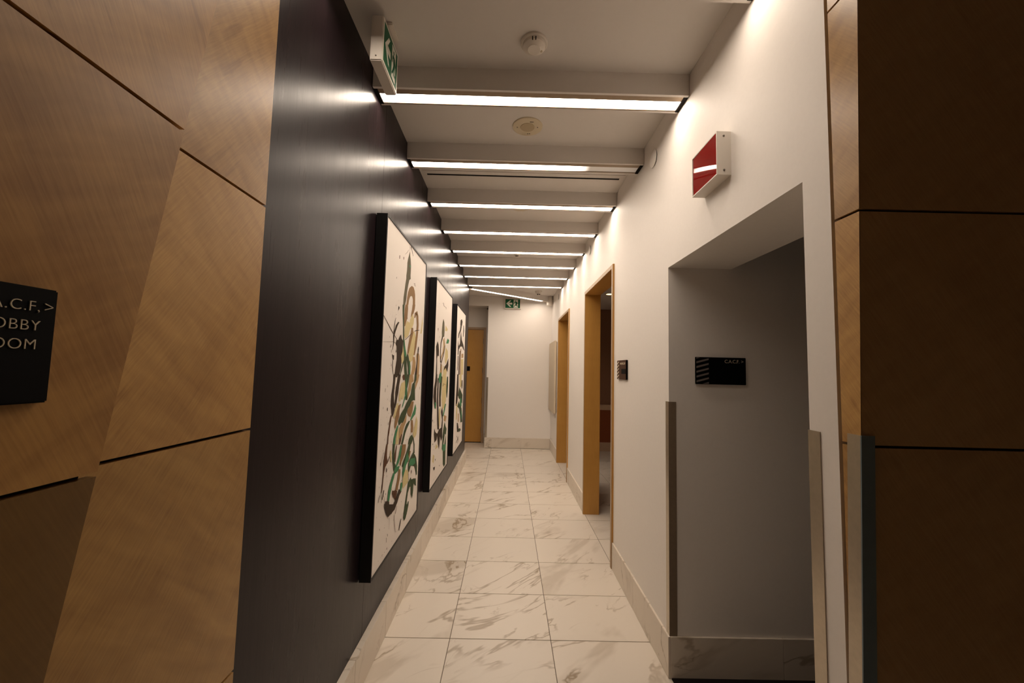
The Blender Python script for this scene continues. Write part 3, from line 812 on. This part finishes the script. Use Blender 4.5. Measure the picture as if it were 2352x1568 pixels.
dc = ceiling_thing('ceiling_speaker', 'flush round ceiling disc half hidden behind the third visible beam', 'speaker', 0.082, 3.70)
MB().lathe([(0.110, 0.0), (0.109, -0.006), (0.100, -0.009), (0.055, -0.007), (0.0, -0.007)], 48).build('bezel', 'cream', dc, smooth=True)
MB().lathe([(0.05, -0.006), (0.048, -0.0095), (0.0, -0.0105)], 40).build('grille', 'grille', dc, smooth=True)

def sensor(name, label, x, y, s):
    r = ceiling_thing(name, label, 'sensor', x, y, 'small ceiling fittings with two dark dots')
    MB().lathe([(0.055*s, 0.0), (0.055*s, -0.008*s), (0.048*s, -0.03*s), (0.03*s, -0.05*s), (0.0, -0.052*s)], 32).build('base', 'plastic', r, smooth=True)
    MB().lathe([(0.0, -0.075*s), (0.02*s, -0.072*s), (0.03*s, -0.055*s), (0.032*s, -0.04*s)], 24).build('ball', 'plastic', r, smooth=True)
    for u in (-0.013, 0.013):
        MB().lathe([(0.0, -0.033*s), (0.008*s, -0.033*s), (0.008*s, -0.022*s), (0, -0.022*s)], 12, 'y', (u*s, 0, -0.058*s)).build('lens', 'sign', r, smooth=True)
    return r
sensor('ceiling_sensor', 'small white ceiling fitting with two dark dots past the fifth visible beam', 0.080, 5.23, 0.8)
sensor('ceiling_sensor', 'small white ceiling fitting with two dark dots, beside the slanted beam at the far right', 0.560, 7.75, 1.25)
cd = ceiling_thing('smoke_detector', 'tiny round detector on the ceiling just past the last straight beam', 'smoke detector', 0.067, 7.45)
MB().lathe([(0.055, 0.0), (0.055, -0.010), (0.045, -0.028), (0.0, -0.034)], 32).build('dome', 'plastic', cd, smooth=True)
MB().lathe([(0.062, 0.0), (0.062, -0.005), (0.054, -0.008)], 32).build('base', 'plastic', cd, smooth=True)

# linear air slot
ac = empty('air_slot', (0, 0, ZC)); tag(ac, 'long thin linear air slot in the ceiling between the second and third visible beams', 'air diffuser')
MB().box(-0.722, 0.892, 3.050, 3.100, -0.004, 0).build('flange', 'beam', ac)
MB().box(-0.722, 0.892, 3.126, 3.165, -0.004, 0).build('flange', 'beam', ac)
MB().box(-0.722, -0.692, 3.100, 3.126, -0.004, 0).build('end_plate', 'beam', ac)
MB().box(0.860, 0.892, 3.100, 3.126, -0.004, 0).build('end_plate', 'beam', ac)
MB().box(-0.692, 0.860, 3.100, 3.126, -0.0015, 0).build('slot', 'gap', ac)

# round wall covers near the ceiling
for y, z, r, l in ((2.475, 3.012, 0.055, 'round white cover plate on the right wall past the nearest visible beam'),
                   (4.50, 3.028, 0.055, 'round white cover plate on the right wall past the fourth visible beam'),
                   (7.38, 3.015, 0.055, 'round white cover plate on the right wall past the last straight beam')):
    w = empty('wall_cover', (XR, y, z)); tag(w, l, 'cover plate', 'round cover plates high on the right wall')
    MB().lathe([(r-0.006, 0.0), (r-0.006, -0.006), (0.0, -0.006)], 32, 'x').build('shadow_gap', 'gap', w)
    MB().lathe([(r, -0.0055), (r, -0.0085), (r-0.004, -0.0100), (0.0, -0.0105)], 40, 'x').build('disc', 'white', w, smooth=True)

# cylinder device in the far right corner under the ceiling
cy = empty('wall_device', (0.835, 8.30, 0)); tag(cy, 'white cylindrical device hanging in the far right corner below the ceiling', 'wall device')
MB().box(-0.09, 0.072, -0.03, 0.05, 3.235-0.046, 3.19).build('bracket', 'bronze', cy)
MB().lathe([(0.0, 2.99), (0.05, 2.992), (0.062, 3.005), (0.062, 3.175), (0.055, 3.188), (0.0, 3.188)], 32, 'z', (0, 0, 0)).build('body', 'plastic', cy, smooth=True)
MB().box(0.05, 0.075, -0.02, 0.02, 3.03, 3.12).build('wall_arm', 'plastic', cy)

# pale panel on right wall near the end
wp_ = empty('wall_panel', (XR, 7.47, 0.83)); tag(wp_, 'tall plain beige panel on the right wall beyond the farther doorway', 'wall panel')
MB().box(-0.052, -0.012, 0, 0.95, 0, 1.37).build('face', 'panelbeige', wp_, bevel=0.006)
MB().box(-0.012, 0, 0.02, 0.93, 0.02, 1.35).build('back_frame', 'bronze', wp_)

# vanity counter seen through the nearer doorway
vn = empty('counter', (2.0, 8.33, 0)); tag(vn, 'pale counter on a red brown cabinet seen through the nearer doorway', 'counter')
MB().box(-0.60, 0.98, 0.0, 0.068, 0.845, 0.953).build('top', 'quartz', vn, bevel=0.003)
MB().box(-0.60, 0.98, 0.012, 0.068, 0.182, 0.845).build('cabinet', 'cab', vn)
MB().box(-0.60, 0.98, 0.016, 0.068, 0.001, 0.182).build('kick_board', 'quartz', vn)
dl = empty('downlight', (1.70, 6.70, 2.957)); tag(dl, 'dim yellow downlight in the room behind the nearer doorway', 'downlight')
MB().lathe([(0.085, 0.0), (0.085, -0.005), (0.065, -0.006), (0.062, -0.001)], 32).build('ring', 'plastic', dl, smooth=True)
MB().lathe([(0.062, -0.002), (0.0, -0.002)], 32).build('lamp', 'downlight', dl)
